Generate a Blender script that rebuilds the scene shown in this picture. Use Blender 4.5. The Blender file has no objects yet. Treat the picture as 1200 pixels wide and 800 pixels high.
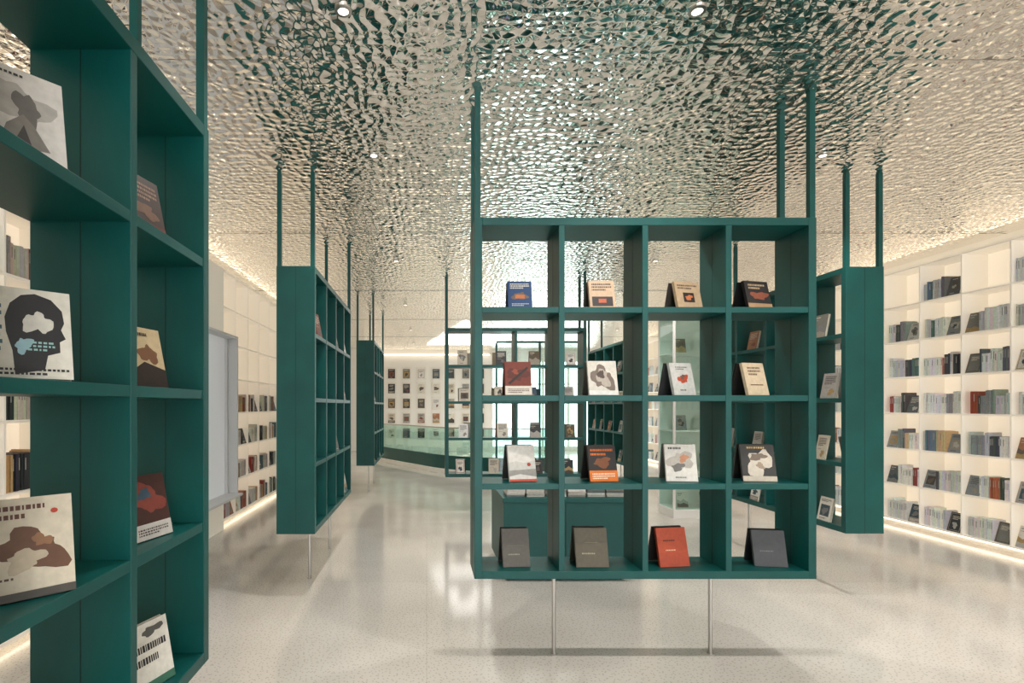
import bpy, math, random
from mathutils import Matrix, Vector
random.seed(7)
S = bpy.context.scene
F = 620.0; H = 1.6; CZ = 3.54

def lin(c):
    return tuple(((v/255)/12.92 if v/255 <= .04045 else ((v/255+.055)/1.055)**2.4) for v in c)

# ---------------------------------------------------------------- materials
def mat(name, col=(200,200,200), rough=.5, metal=0, emis=None, estr=0, spec=None):
    m = bpy.data.materials.new(name); m.use_nodes = True
    b = m.node_tree.nodes['Principled BSDF']
    b.inputs['Base Color'].default_value = (*lin(col), 1)
    b.inputs['Roughness'].default_value = rough
    b.inputs['Metallic'].default_value = metal
    if spec is not None: b.inputs['Specular IOR Level'].default_value = spec
    if emis:
        b.inputs['Emission Color'].default_value = (*lin(emis), 1)
        b.inputs['Emission Strength'].default_value = estr
    return m

def nt(m):
    return m.node_tree.nodes, m.node_tree.links, m.node_tree.nodes['Principled BSDF']

def teal_mat():
    m = mat('teal_painted_steel', (0, 84, 77), .42, spec=.4)
    n, l, b = nt(m)
    tc = n.new('ShaderNodeTexCoord')
    no = n.new('ShaderNodeTexNoise'); no.inputs['Scale'].default_value = 3.0
    no.inputs['Detail'].default_value = 2
    cr = n.new('ShaderNodeValToRGB')
    cr.color_ramp.elements[0].position = .3; cr.color_ramp.elements[1].position = .7
    cr.color_ramp.elements[0].color = (*lin((0, 71, 68)), 1)
    cr.color_ramp.elements[1].color = (*lin((0, 82, 78)), 1)
    l.new(tc.outputs['Object'], no.inputs['Vector']); l.new(no.outputs['Fac'], cr.inputs['Fac'])
    l.new(cr.outputs['Color'], b.inputs['Base Color'])
    return m

def book_mat():
    m = mat('printed_paper', (255,255,255), .5)
    n, l, b = nt(m)
    a = n.new('ShaderNodeAttribute'); a.attribute_name = 'Col'
    tc = n.new('ShaderNodeTexCoord')
    no = n.new('ShaderNodeTexNoise'); no.inputs['Scale'].default_value = 45; no.inputs['Detail'].default_value = 3
    mr = n.new('ShaderNodeMapRange'); mr.inputs['To Min'].default_value = .76; mr.inputs['To Max'].default_value = 1.18
    l.new(tc.outputs['Object'], no.inputs['Vector']); l.new(no.outputs['Fac'], mr.inputs['Value'])
    mx = n.new('ShaderNodeVectorMath'); mx.operation = 'SCALE'
    l.new(a.outputs['Color'], mx.inputs[0]); l.new(mr.outputs[0], mx.inputs['Scale'])
    l.new(mx.outputs[0], b.inputs['Base Color'])
    return m

def ceiling_mat():
    m = mat('hammered_stainless_steel', (244,241,236), .04, 1)
    n, l, b = nt(m)
    tc = n.new('ShaderNodeTexCoord')
    no = n.new('ShaderNodeTexNoise'); no.noise_dimensions='2D'
    no.inputs['Scale'].default_value = 7; no.inputs['Detail'].default_value = 0
    mx = n.new('ShaderNodeVectorMath'); mx.operation = 'MULTIPLY_ADD'
    mx.inputs[1].default_value = (.055,.055,.055)
    l.new(tc.outputs['Object'], no.inputs['Vector'])
    l.new(no.outputs['Color'], mx.inputs[0]); l.new(tc.outputs['Object'], mx.inputs[2])
    vo = n.new('ShaderNodeTexVoronoi'); vo.voronoi_dimensions='2D'; vo.feature = 'SMOOTH_F1'
    vo.inputs['Scale'].default_value = 15.5; vo.inputs['Randomness'].default_value = .6
    vo.inputs['Smoothness'].default_value = .4
    l.new(mx.outputs[0], vo.inputs['Vector'])
    bu = n.new('ShaderNodeBump'); bu.inputs['Strength'].default_value = 1
    bu.inputs['Distance'].default_value = .0125
    l.new(vo.outputs['Distance'], bu.inputs['Height'])
    l.new(bu.outputs['Normal'], b.inputs['Normal'])
    return m

def floor_mat():
    m = mat('polished_terrazzo', (196,190,180), .16, spec=.7)
    n, l, b = nt(m)
    tc = n.new('ShaderNodeTexCoord')
    big = n.new('ShaderNodeTexNoise'); big.noise_dimensions='2D'
    big.inputs['Scale'].default_value = .9; big.inputs['Detail'].default_value = 4
    cr = n.new('ShaderNodeValToRGB')
    cr.color_ramp.elements[0].position = .3; cr.color_ramp.elements[1].position = .7
    cr.color_ramp.elements[0].color = (*lin((195,189,180)), 1)
    cr.color_ramp.elements[1].color = (*lin((212,207,199)), 1)
    vo = n.new('ShaderNodeTexVoronoi'); vo.voronoi_dimensions='2D'; vo.inputs['Scale'].default_value = 34
    cr2 = n.new('ShaderNodeValToRGB')
    cr2.color_ramp.elements[0].position = .12; cr2.color_ramp.elements[0].color = (.55,.52,.49,1)
    cr2.color_ramp.elements[1].position = .2; cr2.color_ramp.elements[1].color = (1,1,1,1)
    mul = n.new('ShaderNodeMix'); mul.data_type = 'RGBA'; mul.blend_type = 'MULTIPLY'; mul.inputs[0].default_value = .65
    br = n.new('ShaderNodeTexBrick'); br.offset = 0
    br.inputs['Scale'].default_value = 1; br.inputs['Brick Width'].default_value = 2.4
    br.inputs['Row Height'].default_value = 2.4; br.inputs['Mortar Size'].default_value = .003
    br.inputs['Color1'].default_value = (1,1,1,1); br.inputs['Color2'].default_value = (.9,.9,.9,1)
    br.inputs['Mortar'].default_value = (.8,.78,.76,1)
    mul2 = n.new('ShaderNodeMix'); mul2.data_type = 'RGBA'; mul2.blend_type = 'MULTIPLY'; mul2.inputs[0].default_value = .7
    for x in (big, vo, br): l.new(tc.outputs['Object'], x.inputs['Vector'])
    l.new(big.outputs['Fac'], cr.inputs['Fac']); l.new(vo.outputs['Distance'], cr2.inputs['Fac'])
    l.new(cr.outputs['Color'], mul.inputs[6]); l.new(cr2.outputs['Color'], mul.inputs[7])
    l.new(mul.outputs[2], mul2.inputs[6]); l.new(br.outputs['Color'], mul2.inputs[7])
    l.new(mul2.outputs[2], b.inputs['Base Color'])
    rr = n.new('ShaderNodeMapRange'); rr.inputs['To Min'].default_value = .07; rr.inputs['To Max'].default_value = .17
    l.new(big.outputs['Fac'], rr.inputs['Value']); l.new(rr.outputs[0], b.inputs['Roughness'])
    return m

def glass_mat(name, tint, refl=.1):
    m = bpy.data.materials.new(name); m.use_nodes = True
    n, l = m.node_tree.nodes, m.node_tree.links
    n.clear()
    o = n.new('ShaderNodeOutputMaterial'); t = n.new('ShaderNodeBsdfTransparent')
    g = n.new('ShaderNodeBsdfGlossy'); g.inputs['Roughness'].default_value = .03
    t.inputs['Color'].default_value = (*lin(tint), 1)
    mx = n.new('ShaderNodeMixShader'); mx.inputs[0].default_value = refl
    l.new(t.outputs[0], mx.inputs[1]); l.new(g.outputs[0], mx.inputs[2]); l.new(mx.outputs[0], o.inputs['Surface'])
    return m

TEAL = teal_mat(); TEALD = mat('teal_joint_shadow_gap', (0,45,42), .6)
BOOK = book_mat(); CEIL = ceiling_mat(); FLOOR = floor_mat()
STEEL = mat('brushed_steel', (190,188,184), .3, 1)
WHITE = mat('white_plaster', (238,236,231), .6)
SHELFW = mat('white_acrylic_added_glow', (241,236,227), .45, emis=(255,238,214), estr=.13)  # carcass acrylic with an added glow that lifts the dark divider sides
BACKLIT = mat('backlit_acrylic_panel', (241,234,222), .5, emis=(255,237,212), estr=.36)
LED = mat('led_strip_diffuser', (255,250,240), .5, emis=(255,238,212), estr=2.6)
LAMPD = mat('downlight_lens', (255,250,240), .5, emis=(255,245,230), estr=4)
SKYL = mat('skylight_diffuser', (255,255,255), .5, emis=(255,252,245), estr=2.2)
GREY = mat('white_window_lining', (222,222,221), .5)
FROST = mat('frosted_glass_pane', (208,209,211), .35, emis=(220,220,221), estr=.2)
JOINT = mat('ceiling_joint', (130,130,127), .3, .9)
GLASS = glass_mat('clear_glass', (236,246,242), .06)
GGLASS = glass_mat('green_tinted_glass', (218,240,234), .10)

# ---------------------------------------------------------------- mesh builder
class MB:
    def __init__(s): s.v=[]; s.f=[]; s.m=[]; s.c=[]
    def poly(s, pts, col=(1,1,1), mi=0, M=None):
        b=len(s.v); s.v += [tuple(M@Vector(p)) if M else tuple(p) for p in pts]
        s.f.append(tuple(range(b,b+len(pts)))); s.m.append(mi); s.c.append(col)
    def box(s, a, b_, col=(1,1,1), mi=0, M=None):
        x0,y0,z0=a; x1,y1,z1=b_
        P=[(x0,y0,z0),(x1,y0,z0),(x1,y1,z0),(x0,y1,z0),(x0,y0,z1),(x1,y0,z1),(x1,y1,z1),(x0,y1,z1)]
        if M: P=[tuple(M@Vector(p)) for p in P]
        k=len(s.v); s.v+=P
        for q in ((0,3,2,1),(4,5,6,7),(0,1,5,4),(1,2,6,5),(2,3,7,6),(3,0,4,7)):
            s.f.append(tuple(k+i for i in q)); s.m.append(mi); s.c.append(col)
    def cyl(s, c, r, z0, z1, n=20, mi=0, col=(1,1,1)):
        k=len(s.v)
        for z in (z0,z1):
            for i in range(n):
                a=2*math.pi*i/n; s.v.append((c[0]+r*math.cos(a), c[1]+r*math.sin(a), z))
        for i in range(n):
            j=(i+1)%n; s.f.append((k+i,k+j,k+n+j,k+n+i)); s.m.append(mi); s.c.append(col)
        s.f.append(tuple(k+i for i in reversed(range(n)))); s.m.append(mi); s.c.append(col)
        s.f.append(tuple(k+n+i for i in range(n))); s.m.append(mi); s.c.append(col)
    def make(s, name, mats, parent=None, bevel=0, M=None):
        me=bpy.data.meshes.new(name); me.from_pydata(s.v,[],s.f)
        for m in mats: me.materials.append(m)
        me.polygons.foreach_set('material_index', s.m)
        at=me.color_attributes.new('Col','FLOAT_COLOR','CORNER')
        d=[]
        for f,c in zip(s.f,s.c): d += [c[0],c[1],c[2],1.0]*len(f)
        at.data.foreach_set('color', d); me.update()
        o=bpy.data.objects.new(name, me); S.collection.objects.link(o)
        if M: o.matrix_world = M
        if parent: o.parent=parent
        if bevel:
            bm=o.modifiers.new('bevel','BEVEL'); bm.width=bevel; bm.segments=2; bm.limit_method='ANGLE'
        return o

def empty(name, M=None):
    e=bpy.data.objects.new(name,None); e.empty_display_size=.1; S.collection.objects.link(e)
    if M: e.matrix_world=M
    return e

# ---------------------------------------------------------------- books
def ell(cx,cz,rx,rz,n=26,jit=0,seed=0):
    rg=random.Random(seed); ph=[rg.uniform(0,6.28) for _ in range(4)]; o=[]
    for i in range(n):
        a=2*math.pi*i/n
        k=1+jit*(.5*math.sin(2*a+ph[0])+.35*math.sin(3*a+ph[1])+.3*math.sin(5*a+ph[2])+.15*math.sin(9*a+ph[3]))
        o.append((min(.98,max(.02,cx+rx*k*math.cos(a))), min(.98,max(.02,cz+rz*k*math.sin(a)))))
    return o
def book(mb, M, w, h, t, cov, art=(), spine=None, stand=True, lean=14, backcol=(40,38,36)):
    """front cover faces local -Y, bottom on z=0"""
    a=math.radians(lean)
    L = M @ Matrix.Rotation(-a,4,'X') if lean else M
    c=lin(cov); sp=lin(spine) if spine else c; pg=lin((226,218,200))
    mb.box((-w/2+.003,.002,.003),(w/2-.003,t-.002,h-.003),pg,M=L)
    mb.box((-w/2,0,0),(w/2,.002,h),c,M=L)
    mb.box((-w/2,t-.002,0),(w/2,t,h),c,M=L)
    mb.box((-w/2-.001,0,0),(-w/2+.003,t,h),sp,M=L)
    y=-.0006
    for it in art:
        k=it[0]
        if k=='r':
            _,x0,z0,x1,z1,col=it
            pts=[(x0,z0),(x1,z0),(x1,z1),(x0,z1)]
        elif k=='c':
            _,cx,cz,rx,rz,col=it; pts=ell(cx,cz,rx,rz)
        elif k=='b':
            _,cx,cz,rx,rz,col,sd=it; pts=ell(cx,cz,rx,rz,32,.45,sd)
        elif k=='p':
            _,pts,col=it
        elif k=='t':
            _,x0,z0,x1,z1,n,col=it
            lh=(z1-z0)/n; rg=random.Random(int(1000*(x0+z0*7+x1*3)))
            for i in range(n):
                zz=z1-(i+.85)*lh; xx=x0; end=x1 if i<n-1 else x0+(x1-x0)*.7
                while xx<end-.02:
                    ww=min(rg.uniform(.02,.06), end-xx)
                    mb.poly([((xx-.5)*w,y,zz*h),((xx+ww-.5)*w,y,zz*h),((xx+ww-.5)*w,y,(zz+lh*.55)*h),((xx-.5)*w,y,(zz+lh*.55)*h)],lin(col),M=L)
                    xx+=ww+.018
            y-=.0004; continue
        mb.poly([((px-.5)*w,y,pz*h) for px,pz in pts],lin(col),M=L); y-=.0004
    if stand:
        dy=2*h*math.sin(a)+2*t
        B = M @ Matrix.Translation((0,dy,0)) @ Matrix.Rotation(a,4,'X')
        mb.box((-w/2,-.004,0),(w/2,t*.5,h*.99),lin(backcol),M=B)

PAL=[(222,216,204),(206,196,178),(60,60,62),(44,46,50),(118,66,52),(160,110,78),(186,168,140),(58,76,90),(120,118,110),(228,226,222),(90,80,62),(170,165,158),(150,152,150)]
def rand_art(rg,cov):
    lum=sum(cov)/3; ink=(45,42,40) if lum>120 else (215,206,188)
    accs=[(130,72,54),(96,86,76),(58,76,84),(168,140,92),(120,120,118),(150,140,126),(70,62,56),(176,172,164)]
    acc=rg.choice(accs); ac2=rg.choice(accs)
    s=rg.randint(0,5); q=rg.randint(0,9999)
    if s==0: return [('t',.12,.8,.88,.92,2,ink),('r',.15,.2,.85,.68,acc),('b',.5,.42,.22,.14,ac2,q),('t',.2,.08,.8,.14,1,ink)]
    if s==1: return [('b',.5,.5,.28,.22,acc,q),('b',.45,.46,.14,.1,ac2,q+1),('t',.2,.84,.8,.92,1,ink),('t',.25,.08,.75,.14,1,ink)]
    if s==2: return [('r',0,0,1,.26,acc),('t',.1,.06,.9,.2,3,(228,222,212)),('b',.5,.48,.3,.12,ac2,q),('t',.2,.7,.8,.9,3,ink)]
    if s==3: return [('p',[(0,0),(1,0),(1,.35),(.8,.42),(.6,.55),(.45,.44),(.3,.38),(.12,.46),(0,.5)],acc),('p',[(0,0),(1,0),(1,.16),(.6,.28),(.3,.2),(0,.26)],ac2),('t',.1,.84,.7,.93,1,ink),('t',.1,.74,.5,.79,1,ink)]
    if s==4: return [('t',.15,.55,.85,.9,5,ink),('r',.15,.42,.5,.43,ink),('b',.65,.25,.18,.12,acc,q)]
    return [('r',.06,.05,.94,.95,acc),('r',.1,.08,.9,.92,cov),('t',.2,.62,.8,.84,3,ink),('b',.5,.34,.2,.14,ac2,q)]
def rand_book(rg):
    c=rg.choice(PAL); return c, rand_art(rg,c)

# ---------------------------------------------------------------- suspended shelf unit
UD=.32; UW=2.11; Z0=.53; Z1=2.76; T=.048; t=.036
def zshelf(i):  # top surface of i-th shelf counted from bottom, 0..3
    return Z0+T if i==0 else Z0+T/2+i*(Z1-Z0-T)/4+t/2
def xdiv(i): return T/2+i*(UW-T)/4
def unit(M, ncol=4, legs=True, name='suspended_bookshelf'):
    root=empty(name,M)
    W=T+ncol*(UW-T)/4
    mb=MB()
    mb.box((0,0,Z0),(T,UD,Z1)); mb.box((W-T,0,Z0),(W,UD,Z1))
    mb.box((T,0,Z0),(W-T,UD,Z0+T)); mb.box((T,0,Z1-T),(W-T,UD,Z1))
    for i in range(1,ncol):
        x=xdiv(i); mb.box((x-t/2,0.002,Z0+T),(x+t/2,UD-.002,Z1-T))
    for j in range(1,4):
        z=zshelf(j)
        for i in range(ncol):
            xa=T if i==0 else xdiv(i)+t/2; xb=W-T if i==ncol-1 else xdiv(i+1)-t/2
            mb.box((xa,.004,z-t),(xb,UD-.004,z))
    mb.make('frame',[TEAL],root,bevel=.002)
    mb=MB()   # centre joints (the unit is two carcasses back to back)
    g=.002; e=.0008
    for i in range(ncol+1):
        for xs in ((xdiv(i)-t/2-e,xdiv(i)-t/2+.001) , (xdiv(i)+t/2-.001,xdiv(i)+t/2+e)):
            if i==0: xs=((-e,.001) if xs[0]<xdiv(i) else (T-.001,T+e))
            if i==ncol: xs=((W-T-e,W-T+.001) if xs[0]<xdiv(i) else (W-.001,W+e))
            mb.box((xs[0],UD/2-g,Z0+.001),(xs[1],UD/2+g,Z1-.001))
    mb.make('centre_joint',[TEALD],root)
    mb=MB(); r=.017
    for x in (r+.004,W-r-.004):
        for y in (r+.004,UD-r-.004):
            mb.box((x-r,y-r,Z1-.001),(x+r,y+r,CZ+.01))
    mb.make('hanging_rods',[TEAL],root)
    if legs:
        mb=MB()
        for x in (W*.25,W*.73):
            mb.cyl((x,UD/2),.013,0.004,Z0+.002,16); mb.cyl((x,UD/2),.022,0,.006,20)
        mb.make('legs',[STEEL],root)
    return root, W

def RZ(d): return Matrix.Rotation(math.radians(d),4,'Z')
def TR(x,y,z=0): return Matrix.Translation((x,y,z))

def fill_books(M, seed, ncol=4, both=True, density=.8):
    rg=random.Random(seed); mb=MB(); 
    for i in range(ncol):
        for j in range(4):
            for side in ((0,1) if both else (0,)):
                if rg.random()>density: continue
                w=rg.uniform(.13,.17); h=rg.uniform(.19,.23)
                cx=(xdiv(i)+xdiv(i+1))/2+rg.uniform(-.08,.08)
                if side==0: B=M@TR(cx,.02,zshelf(j)+.002)@RZ(rg.uniform(-6,6))
                else: B=M@TR(cx,UD-.02,zshelf(j)+.002)@RZ(180+rg.uniform(-6,6))
                c,a=rand_book(rg)
                book(mb,B,w,h,rg.uniform(.012,.025),c,a,lean=11,stand=False)
    return mb.make('display_books',[BOOK])

# central unit
D0=F/190; X0=(556-500)/190
MC=TR(X0,D0); unit(MC)
def px(x,D=D0+.1): return (x-500)*D/F
CB=[ # centre, width, row(0 bottom), height, cover, art, yaw
 (609,28,3,33,(28,66,112),[('t',.1,.72,.9,.94,3,(225,220,205)),('b',.5,.45,.28,.15,(110,90,80),3),('r',.3,.36,.7,.5,(190,110,60)),('t',.15,.08,.85,.2,2,(190,200,210))],0,(30,40,60)),
 (705,30,3,34,(202,172,140),[('t',.12,.62,.88,.92,3,(60,45,38)),('r',.1,.08,.9,.42,(45,38,36)),('r',.35,.2,.65,.34,(190,90,50))],0,(60,45,35)),
 (809,34,3,33,(186,160,128),[('t',.1,.72,.9,.92,2,(70,55,45)),('r',.28,.25,.72,.6,(50,42,40)),('b',.5,.42,.14,.09,(190,110,66),2)],-14,(66,58,55)),
 (891,34,3,34,(34,30,30),[('t',.15,.7,.85,.92,2,(200,170,130)),('b',.55,.48,.3,.16,(140,75,50),8),('r',0,.05,1,.2,(176,140,100))],-14,(28,28,28)),
 (607,31,2,39,(112,46,32),[('b',.5,.62,.36,.2,(86,34,26),4),('p',[(.1,.35),(.85,.85),(.9,.8),(.2,.32)],(40,25,22)),('b',.4,.7,.12,.07,(146,70,46),5),('r',0,0,1,.27,(214,204,190)),('t',.1,.06,.9,.2,3,(80,40,30))],0,(90,40,25)),
 (706,34,2,40,(214,208,196),[('b',.5,.5,.36,.34,(120,106,96),11),('b',.52,.5,.2,.26,(180,168,155),12),('b',.45,.6,.1,.14,(84,70,62),13),('r',0,0,1,.13,(225,222,214))],0,(90,82,74)),
 (803,31,2,38,(198,196,190),[('t',.25,.78,.8,.9,2,(80,78,74)),('b',.52,.5,.2,.14,(178,74,48),1),('b',.5,.56,.1,.07,(110,80,70),2),('t',.3,.12,.7,.2,1,(90,88,84))],-16,(64,64,64)),
 (889,31,2,38,(206,186,156),[('t',.2,.6,.8,.9,3,(90,66,50)),('r',.2,.3,.8,.33,(110,80,60))],-16,(48,42,40)),
 (613,33,1,41,(216,212,204),[('p',[(0,.5),(.3,.56),(.6,.5),(1,.58),(1,.3),(0,.3)],(196,194,186)),('p',[(0,.3),(1,.34),(1,.12),(.4,.2),(0,.14)],(150,147,140)),('c',.75,.46,.07,.05,(170,66,50)),('r',0,.0,1,.06,(196,80,60))],-10,(70,68,64)),
 (707,34,1,41,(36,32,30),[('t',.1,.7,.9,.93,2,(214,110,40)),('b',.5,.52,.32,.12,(120,70,40),6),('r',0,0,1,.3,(214,112,32)),('t',.1,.06,.9,.24,3,(240,225,200))],-6,(30,28,28)),
 (798,35,1,42,(218,214,205),[('b',.5,.55,.36,.26,(176,170,160),21),('b',.6,.62,.14,.1,(186,130,96),22),('t',.12,.85,.7,.95,1,(70,66,62)),('b',.4,.38,.2,.1,(110,106,100),23),('t',.3,.08,.8,.14,1,(90,86,80))],8,(120,116,108)),
 (889,37,1,42,(52,50,47),[('b',.52,.48,.34,.36,(206,196,180),31),('b',.5,.66,.22,.1,(120,104,90),32),('b',.55,.42,.12,.08,(160,140,120),33),('t',.2,.87,.95,.96,1,(210,170,100)),('r',0,0,1,.14,(196,186,168))],8,(40,38,36)),
 (605,32,0,42,(84,79,70),[('t',.2,.3,.8,.36,1,(150,144,130)),('r',.2,.55,.8,.56,(120,114,100))],-4,(50,48,44)),
 (693,38,0,43,(88,80,62),[('t',.2,.32,.8,.38,1,(160,150,120)),('r',.3,.62,.7,.63,(130,120,92))],0,(52,48,38)),
 (790,37,0,43,(178,74,44),[('r',0,0,1,.36,(168,68,42)),('t',.2,.64,.8,.7,1,(80,34,24)),('t',.25,.4,.75,.45,1,(230,200,170))],-8,(50,46,44)),
 (902,36,0,40,(62,64,66),[('t',.2,.4,.8,.45,1,(110,112,112))],8,(44,46,48)),
]
for (cx,w,row,h,cov,art,yaw,bc) in CB:
    mb=MB(); k=(D0+.1)/F
    book(mb, TR(0,0,0), w*k,h*k*1.04,.02,cov,art,lean=14,backcol=bc)
    mb.make('display_book',[BOOK],M=TR(px(cx),D0+.07+abs(yaw)*.0015,zshelf(row)+.003)@RZ(-yaw))

# left foreground unit (face toward +X).  local x -> +Y, local -y -> +X
def left_unit(xf,y0): return TR(xf,y0)@RZ(90)
def right_unit(xf,y1): return TR(xf,y1)@RZ(-90)
UW=2.22
ML=left_unit(-.92,2.235-UW); unit(ML)
fill_books(ML, 3, ncol=2, both=True, density=.7)
UW=2.11
LB=[ # Y pos, X pos, row, w,h, cover, art, yaw-from-+X toward camera
 (1.32,-1.00,3,.18,.25,(214,210,204),[('b',.45,.62,.34,.22,(176,172,166),41),('b',.55,.55,.16,.18,(110,106,102),42),('p',[(.2,.1),(.3,.35),(.5,.5),(.62,.4),(.8,.15)],(130,126,120)),('p',[(.35,.12),(.5,.38),(.6,.12)],(70,68,66)),('t',.1,.9,.7,.95,1,(60,60,60)),('t',.1,.04,.9,.08,1,(60,60,60))],40),
 (1.31,-.985,2,.19,.235,(216,212,200),[('p',[(.36,.04),(.34,.3),(.28,.5),(.27,.66),(.33,.82),(.45,.92),(.6,.95),(.78,.9),(.9,.78),(.92,.64),(.88,.56),(.93,.46),(.86,.42),(.86,.3),(.72,.26),(.68,.1)],(30,32,36)),('b',.62,.62,.14,.13,(206,204,194),51),('b',.46,.36,.09,.08,(150,186,196),52),('t',.03,.2,.24,.9,9,(70,104,112)),('t',.5,.3,.8,.42,3,(150,190,190)),('t',.2,.03,.95,.12,2,(30,30,34))],44),
 (1.31,-.985,1,.20,.25,(206,196,176),[('b',.55,.47,.34,.2,(100,66,46),61),('b',.48,.38,.2,.1,(186,172,150),62),('b',.66,.56,.1,.06,(140,100,70),63),('t',.1,.78,.7,.95,2,(90,50,35)),('r',0,0,1,.08,(70,66,60)),('c',.8,.84,.04,.025,(180,60,40)),('t',.1,.2,.5,.24,1,(90,70,60))],44),
 (1.31,-1.0,0,.17,.23,(60,60,62),[('t',.2,.4,.8,.5,1,(150,150,150))],40),
 (1.90,-.99,3,.17,.22,(62,46,40),[('t',.1,.6,.9,.9,4,(150,120,100)),('b',.5,.4,.3,.12,(110,80,60),64),('r',0,0,1,.2,(100,40,34))],12),
 (1.91,-.99,2,.17,.22,(196,176,140),[('p',[(0,0),(1,0),(1,.3),(.4,.42),(0,.25)],(50,40,36)),('b',.55,.55,.24,.16,(120,84,60),71),('t',.1,.84,.8,.94,1,(60,50,45))],12),
 (1.92,-.985,1,.18,.23,(70,42,38),[('b',.5,.62,.36,.22,(130,64,54),81),('b',.4,.7,.14,.1,(60,84,100),82),('r',0,0,1,.24,(200,196,190)),('t',.1,.06,.9,.18,3,(60,40,40))],14),
 (1.92,-.98,0,.18,.23,(222,218,208),[('t',.1,.36,.9,.74,2,(30,30,32)),('r',0,0,1,.12,(60,110,90)),('b',.6,.86,.24,.07,(90,90,86),91)],18),
]
for (Y,X,row,w,h,cov,art,yaw) in LB:
    mb=MB(); book(mb,TR(0,0,0),w,h,.028,cov,art,lean=12,spine=(50,48,46),stand=False)
    mb.box((-.03,.03,0),(.03,.075,.05),lin((200,200,200)))
    mb.make('display_book',[BOOK],M=TR(X,Y,zshelf(row)+.004)@RZ(90-yaw))

M=left_unit(-.93,4.4); unit(M); fill_books(M,11,density=.35)
M=left_unit(-.93,9.4); unit(M); fill_books(M,12,density=.5)
M=right_unit(3.5,4.42+UW); unit(M); fill_books(M,13,density=1)
M=right_unit(3.5,9.4+UW); unit(M); fill_books(M,14,density=1)
M=TR(.28,7.9); unit(M); fill_books(M,15,density=1)

# ---------------------------------------------------------------- display counter
root=empty('display_counter')
xa,xb,ya,yb=.70,1.84,4.8,5.7
mb=MB()
mb.box((xa+.05,ya+.05,0),(xb-.05,yb-.05,.07))
mb.box((xa,ya,.07),(xb,yb,.72)); mb.box((xa-.01,ya-.01,.72),(xb+.01,yb+.01,.76))
mb.box((xa+.56,ya-.004,.09),(xa+.566,ya+.01,.71),mi=1)
mb.make('carcass',[TEAL,TEALD],root,bevel=.003)
mb=MB(); rg=random.Random(5)
for sx in (xa+.04,xa+.22,xa+.42,xa+.60,xa+.78,xa+.95):
    z=.761
    for k in range(rg.randint(5,7)):
        hh=rg.uniform(.014,.024); dx=rg.uniform(-.006,.006)
        cc=rg.choice([(225,220,210),(205,200,190),(150,146,138),(235,232,226),(110,120,120)])
        mb.box((sx+dx,ya+.06+dx,z),(sx+.16+dx,ya+.28+dx,z+hh-.003),lin(cc)); z+=hh
mb.make('stacked_books',[BOOK])

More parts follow.
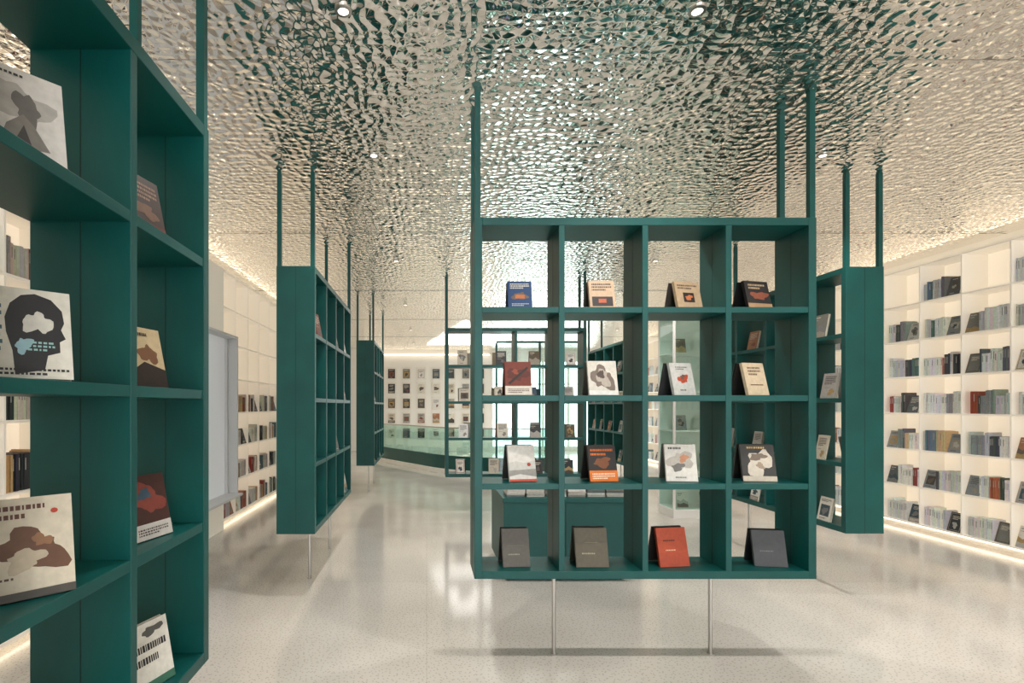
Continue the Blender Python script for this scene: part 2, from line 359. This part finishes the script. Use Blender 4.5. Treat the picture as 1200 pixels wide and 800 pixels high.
# ---------------------------------------------------------------- wall bookshelves
XR=6.2; XL=-2.65; WD=.33
ZB=.10; ZT=3.36; NR=7; RH=(ZT-ZB)/NR; CW=.52
def spine_col(rg, warm):
    r=rg.random()
    if warm:
        if r<.5: return rg.choice([(225,220,210),(205,200,190),(180,176,170)])
        if r<.72: return rg.choice([(60,58,58),(90,86,82),(40,42,46)])
        return rg.choice([(150,84,58),(184,140,96),(136,58,48),(66,92,100),(120,90,60),(200,170,120)])
    if r<.66: return rg.choice([(238,237,233),(228,228,226),(218,218,216),(202,204,204)])
    if r<.88: return rg.choice([(110,114,118),(80,84,88),(60,62,66),(150,153,154)])
    return rg.choice([(196,126,84),(150,72,58),(84,116,116),(214,190,148),(110,130,148),(180,104,70)])
def wall_shelf(side, segs, name):
    s = 1 if side=='R' else -1
    xf = XR if side=='R' else XL
    root=empty(name); mb=MB(); bk=MB(); pn=MB()
    rg=random.Random(21 if side=='R' else 22)
    def bx(m,x0,x1,y0,y1,z0,z1,mi=0):   # x measured inward from face
        a=xf+s*x0; b=xf+s*x1
        m.box((min(a,b),y0,z0),(max(a,b),y1,z1),mi=mi)
    for (y0,nc,rows) in segs:
        y1=y0+nc*CW
        for r in range(NR+1):
            if r in rows or (r-1) in rows:
                z=ZB+r*RH; bx(mb,0,WD,y0,y1,z-.009,z+.009)
        for c in range(nc+1):
            yy=y0+c*CW
            for r in rows: bx(mb,.004,WD,yy-.008,yy+.008,ZB+r*RH+.009,ZB+(r+1)*RH-.009)
        for r in rows: bx(pn,WD-.02,WD-.005,y0,y1,ZB+r*RH,ZB+(r+1)*RH)
        for c in range(nc):
            for r in rows:
                ya=y0+c*CW+.015; yb=ya+CW-.03; z=ZB+r*RH+.010
                if side=='L' and r>=4 and y0+c*CW>4: continue
                if side=='R' and r==6 and rg.random()<.3: continue
                if rg.random()<.03: continue
                y=ya+rg.uniform(0,.03)
                face = rg.random()<.66
                lim = yb-.18 if face else yb-rg.uniform(0,.08)
                basecol=spine_col(rg, side=='L'); hh=rg.uniform(.21,.26); run=0
                fy=None
                if face and rg.random()<.4:
                    fy=y+.08; y+=.18; lim=yb-rg.uniform(0,.06)
                elif face: fy=yb-.09
                while y<lim:
                    if run<=0:
                        run=rg.randint(2,8); basecol=spine_col(rg, side=='L'); hh=rg.uniform(.2,.265); th=rg.uniform(.012,.028)
                    tt=th*rg.uniform(.9,1.1); h2=hh*rg.uniform(.98,1.02)
                    if y+tt>yb: break
                    d0=.02+rg.uniform(0,.012)
                    a=xf+s*d0; b=xf+s*(d0+.15)
                    col=tuple(max(0,min(255,v+rg.randint(-10,10))) for v in basecol)
                    bk.box((min(a,b),y,z),(max(a,b),y+tt-.0015,z+h2),lin(col))
                    if rg.random()<.5:
                        e=xf+s*(d0-.0006)
                        ink=lin((130,130,130) if sum(col)>380 else (200,195,186))
                        za=z+h2*.55; zb=z+h2*.88
                        bk.poly([(e,y+tt*.35,za),(e,y+tt*.65,za),(e,y+tt*.65,zb),(e,y+tt*.35,zb)],ink)
                    y+=tt; run-=1
                if fy:
                    c_,a_=rand_book(rg)
                    if rg.random()<.4: c_=rg.choice([(130,134,136),(90,94,96),(205,205,200)]); a_=rand_art(rg,c_)
                    B=TR(xf+s*.02,fy,z+.002)@RZ(90 if side=='L' else -90)
                    book(bk,B,.155,.23,.018,c_,a_,lean=16,stand=False)
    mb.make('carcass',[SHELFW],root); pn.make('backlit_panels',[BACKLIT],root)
    yA=min(q[0] for q in segs); yB=max(q[0]+q[1]*CW for q in segs)
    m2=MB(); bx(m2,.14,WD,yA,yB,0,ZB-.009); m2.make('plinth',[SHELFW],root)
    m3=MB(); bx(m3,.125,.138,yA,yB,.05,.07); bx(m3,.12,.16,yA,yB,ZT+.012,ZT+.03)
    m3.make('led_strips',[LED],root)
    bk.make('shelved_books',[BOOK])
ALL=list(range(NR))
wall_shelf('R',[(-4.78,44,ALL)],'wall_bookshelf')
wb0,wb1=4.4,6.8
nA=17; yA0=wb0-.03-nA*CW
wall_shelf('L',[(yA0,nA,ALL),(wb1+.03,22,ALL)],'wall_bookshelf')
# window bay in the left wall bookshelf
root=empty('window_bay_seat')
mb=MB(); xo=-2.42; xi=-2.99; za,zb=.48,2.45; q=.03
mb.box((xi,wb0,za-q),(xo+.06,wb1,za)); mb.box((xi,wb0,zb),(xo,wb1,zb+q))
mb.box((xi,wb0,za),(xo,wb0+q,zb)); mb.box((xi,wb1-q,za),(xo,wb1,zb))
mb.make('lining',[GREY],root,bevel=.003)
mb=MB(); mb.box((-2.60,wb0+q,za),(-2.57,wb1-q,zb))
mb.make('frosted_pane',[FROST],root)
mb=MB(); 
for yy in (wb0+q,(wb0+wb1)/2-.02,wb1-q-.04): mb.box((-2.575,yy,za),(-2.54,yy+.04,zb))
mb.make('mullions',[GREY],root)
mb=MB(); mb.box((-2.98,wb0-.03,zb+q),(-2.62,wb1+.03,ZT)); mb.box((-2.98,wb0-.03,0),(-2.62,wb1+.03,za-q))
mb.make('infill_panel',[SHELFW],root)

# ---------------------------------------------------------------- room shell
YB=18.6; YF=-5.0; XA=-3.0; XB=6.55
def slab(name,a,b,m):
    mb=MB(); mb.box(a,b); return mb.make(name,[m])
slab('floor',(XA-.2,YF-.2,-.1),(XB+.2,YB+.2,0),FLOOR)
slab('ceiling',(XA-.2,YF-.2,CZ),(XB+.2,YB+.2,CZ+.1),CEIL)
slab('wall_left',(XA-.2,YF-.2,0),(XA,YB+.2,CZ),WHITE)
slab('wall_right',(XB,YF-.2,0),(XB+.2,YB+.2,CZ),WHITE)
mb=MB(); wx0,wx1=2.3,5.9
mb.box((XA,YB,0),(wx0,YB+.2,CZ)); mb.box((wx1,YB,0),(XB,YB+.2,CZ)); mb.box((wx0,YB,3.2),(wx1,YB+.2,CZ)); mb.box((wx0,YB,0),(wx1,YB+.2,.1))
mb.make('wall_back',[WHITE])
def window(name,x0,x1,y,z0,z1,n,pane=True):
    r=empty(name); mb=MB(); w=(x1-x0)/n
    for i in range(n+1): mb.box((x0+i*w-.03,y+.06,z0),(x0+i*w+.03,y+.13,z1))
    for z in (z0+.03,z1-.03): mb.box((x0,y+.065,z-.03),(x1,y+.125,z+.03))
    mb.box((x0,y+.07,z0+(z1-z0)*.72),(x1,y+.12,z0+(z1-z0)*.72+.04))
    mb.make('frame',[WHITE],r)
    if pane:
        mb=MB(); mb.poly([(x0,y+.09,z0),(x1,y+.09,z0),(x1,y+.09,z1),(x0,y+.09,z1)]); mb.make('pane',[GLASS],r)
window('window_1',wx0,wx1,YB,.1,3.2,4)
mb=MB(); fx0,fx1=-2.2,5.8
mb.box((XA,YF-.2,0),(fx0,YF,CZ)); mb.box((fx1,YF-.2,0),(XB,YF,CZ)); mb.box((fx0,YF-.2,3.2),(fx1,YF,CZ)); mb.box((fx0,YF-.2,0),(fx1,YF,.1))
mb.make('wall_front',[WHITE])
window('unseen_fill_window',fx0,fx1,YF-.2,.1,3.2,6,pane=False)  # unseen opening added behind the camera; lets world light in as fill

# tall glass display case deep on the right
root=empty('glass_display_case')
gx0,gx1,gy0,gy1=3.5,4.3,7.5,8.0; gz=2.9
mb=MB()
for x in (gx0,gx1-.03):
    for y in (gy0,gy1-.03): mb.box((x,y,.12),(x+.03,y+.03,gz))
mb.box((gx0,gy0,0),(gx1,gy1,.12)); mb.box((gx0,gy0,gz),(gx1,gy1,gz+.05))
for j in range(1,5): mb.box((gx0+.01,gy0+.01,.12+j*.556-.008),(gx1-.01,gy1-.01,.12+j*.556+.008))
mb.box((gx0+.03,gy1-.02,.12),(gx1-.03,gy1-.01,gz))
mb.make('carcass',[WHITE],root,bevel=.002)
mb=MB(); mb.poly([(gx0+.03,gy0+.01,.12),(gx1-.03,gy0+.01,.12),(gx1-.03,gy0+.01,gz),(gx0+.03,gy0+.01,gz)])
mb.poly([(gx0+.01,gy0+.03,.12),(gx0+.01,gy1-.03,.12),(gx0+.01,gy1-.03,gz),(gx0+.01,gy0+.03,gz)])
mb.poly([(gx1-.01,gy0+.03,.12),(gx1-.01,gy1-.03,.12),(gx1-.01,gy1-.03,gz),(gx1-.01,gy0+.03,gz)])
mb.make('glass_panes',[GGLASS],root)
mb=MB(); rg=random.Random(31)
for j in range(5):
    for x in (gx0+.2,gx0+.58):
        c,a=rand_book(rg); book(mb,TR(x+rg.uniform(-.03,.03),gy0+.16,.13+j*.556+(.0 if j==0 else .002)),.16,.22,.02,c,a,lean=12,stand=False)
mb.make('books',[BOOK],root)

# glass partition with slim teal posts in front of the stairwell
root=empty('glass_partition')
mb=MB(); 
for x in (1.45,2.35,3.25): mb.box((x-.02,10.98,0),(x+.02,11.02,2.9))
mb.box((1.45,10.98,2.9),(3.25,11.02,2.94)); mb.box((1.45,10.98,0),(3.25,11.02,.05)); mb.make('frame',[TEAL],root)
mb=MB(); mb.poly([(1.45,11,.05),(3.25,11,.05),(3.25,11,2.9),(1.45,11,2.9)]); mb.make('pane',[GGLASS],root)

# ceiling joints
mb=MB()
y=2.97-3*3
while y<YB:
    mb.box((XA,y-.001,CZ-.001),(XB,y+.001,CZ+.01)); y+=3.0
mb.make('ceiling_panel_joints',[JOINT])

# skylight
mb=MB(); z=CZ-.004
mb.poly([(.9,12.3,z),(2.6,16.9,z),(.0,16.9,z)][::-1]); mb.make('triangular_light_panel',[SKYL])

# ---------------------------------------------------------------- book cover gallery on the back wall
mb=MB(); rg=random.Random(9)
for i in range(8):
    for j in range(5):
        cx=-1.75+i*.52; z=.45+j*.52
        c,a=rand_book(rg)
        mb.box((cx-.17,YB-.03,z-.02),(cx+.17,YB-.001,z+.42),lin((236,232,224)))
        book(mb,TR(cx,YB-.045,z+.02),.24,.33,.014,c,a,lean=0,stand=False)
mb.make('framed_cover_gallery',[BOOK])
mb=MB(); mb.box((-2.2,YB-.12,3.36),(2.2,YB-.08,3.39)); mb.make('gallery_led_strip',[LED])

# ---------------------------------------------------------------- curved glass balustrade
ctrl=[(-1.5,15.6),(-.9,14.6),(-.25,13.6),(.35,12.7),(1.1,12.1),(2.0,11.9),(2.9,12.0)]
pts=[]
for i in range(len(ctrl)-1):
    p0=Vector(ctrl[max(i-1,0)]);p1=Vector(ctrl[i]);p2=Vector(ctrl[i+1]);p3=Vector(ctrl[min(i+2,len(ctrl)-1)])
    for k in range(6):
        u=k/6; pts.append(.5*((2*p1)+(-p0+p2)*u+(2*p0-5*p1+4*p2-p3)*u*u+(-p0+3*p1-3*p2+p3)*u**3))
pts.append(Vector(ctrl[-1]))
def ribbon(pts,th,z0,z1,name,m,parent,off=0):
    mb=MB(); n=len(pts); A=[];B=[]
    for i,p in enumerate(pts):
        d=(pts[min(i+1,n-1)]-pts[max(i-1,0)]).normalized(); nn=Vector((-d.y,d.x))
        A.append(p+nn*(off+th/2)); B.append(p+nn*(off-th/2))
    for i in range(n-1):
        a,b,c,d=A[i],A[i+1],B[i+1],B[i]
        for q in ([(a.x,a.y,z1),(b.x,b.y,z1),(c.x,c.y,z1),(d.x,d.y,z1)][::-1],
                  [(a.x,a.y,z0),(b.x,b.y,z0),(c.x,c.y,z0),(d.x,d.y,z0)],
                  [(a.x,a.y,z0),(a.x,a.y,z1),(b.x,b.y,z1),(b.x,b.y,z0)][::-1],
                  [(d.x,d.y,z0),(d.x,d.y,z1),(c.x,c.y,z1),(c.x,c.y,z0)]): mb.poly(q)
    mb.make(name,[m],parent)
r=empty('glass_balustrade')
ribbon(pts,.16,0,.10,'kerb',WHITE,r); ribbon(pts,.05,.10,.42,'teal_skirt',TEAL,r)
ribbon(pts,.012,.42,1.06,'glass_panels',GGLASS,r); ribbon(pts,.04,1.06,1.09,'handrail',STEEL,r)

# ---------------------------------------------------------------- downlights
for x in (-.41,1.33,3.07,4.9):
    for y in (-3.4,-.4,2.6,4.1,7.1,10.2,13.6,16.6):
        r=empty('ceiling_downlight',TR(x,y,CZ))
        mb=MB(); n=24
        for i in range(n):
            a0=2*math.pi*i/n;a1=2*math.pi*(i+1)/n
            for (r0,r1,zz0,zz1) in ((.042,.026,-.005,-.007),(.042,.042,.0,-.005)):
                mb.poly([(r0*math.cos(a0),r0*math.sin(a0),zz0),(r0*math.cos(a1),r0*math.sin(a1),zz0),(r1*math.cos(a1),r1*math.sin(a1),zz1),(r1*math.cos(a0),r1*math.sin(a0),zz1)])
        mb.make('trim_ring',[STEEL],r)
        mb=MB(); mb.cyl((0,0),.026,-.005,.002,20); mb.make('lens',[LAMPD],r)
        ld=bpy.data.lights.new('spot','SPOT'); ld.energy=90; ld.spot_size=math.radians(110); ld.spot_blend=.8
        ld.shadow_soft_size=.05; ld.color=(1,.96,.92)
        lo=bpy.data.objects.new('lamp',ld); S.collection.objects.link(lo); lo.parent=r; lo.location=(0,0,-.02)

# ---------------------------------------------------------------- world + camera
w=bpy.data.worlds.new('World'); S.world=w; w.use_nodes=True
bg=w.node_tree.nodes['Background']; bg.inputs[0].default_value=(.95,.98,1,1); bg.inputs[1].default_value=4.2
cd=bpy.data.cameras.new('cam'); cam=bpy.data.objects.new('camera',cd); S.collection.objects.link(cam)
cam.location=(0,0,H); cam.rotation_euler=(math.radians(90),0,0)
cd.sensor_width=36; cd.lens=36*F/1200; cd.shift_x=100/1200; cd.shift_y=75/1200; cd.clip_start=.05
S.camera=cam
S.view_settings.view_transform='Standard'
S.view_settings.exposure=.25
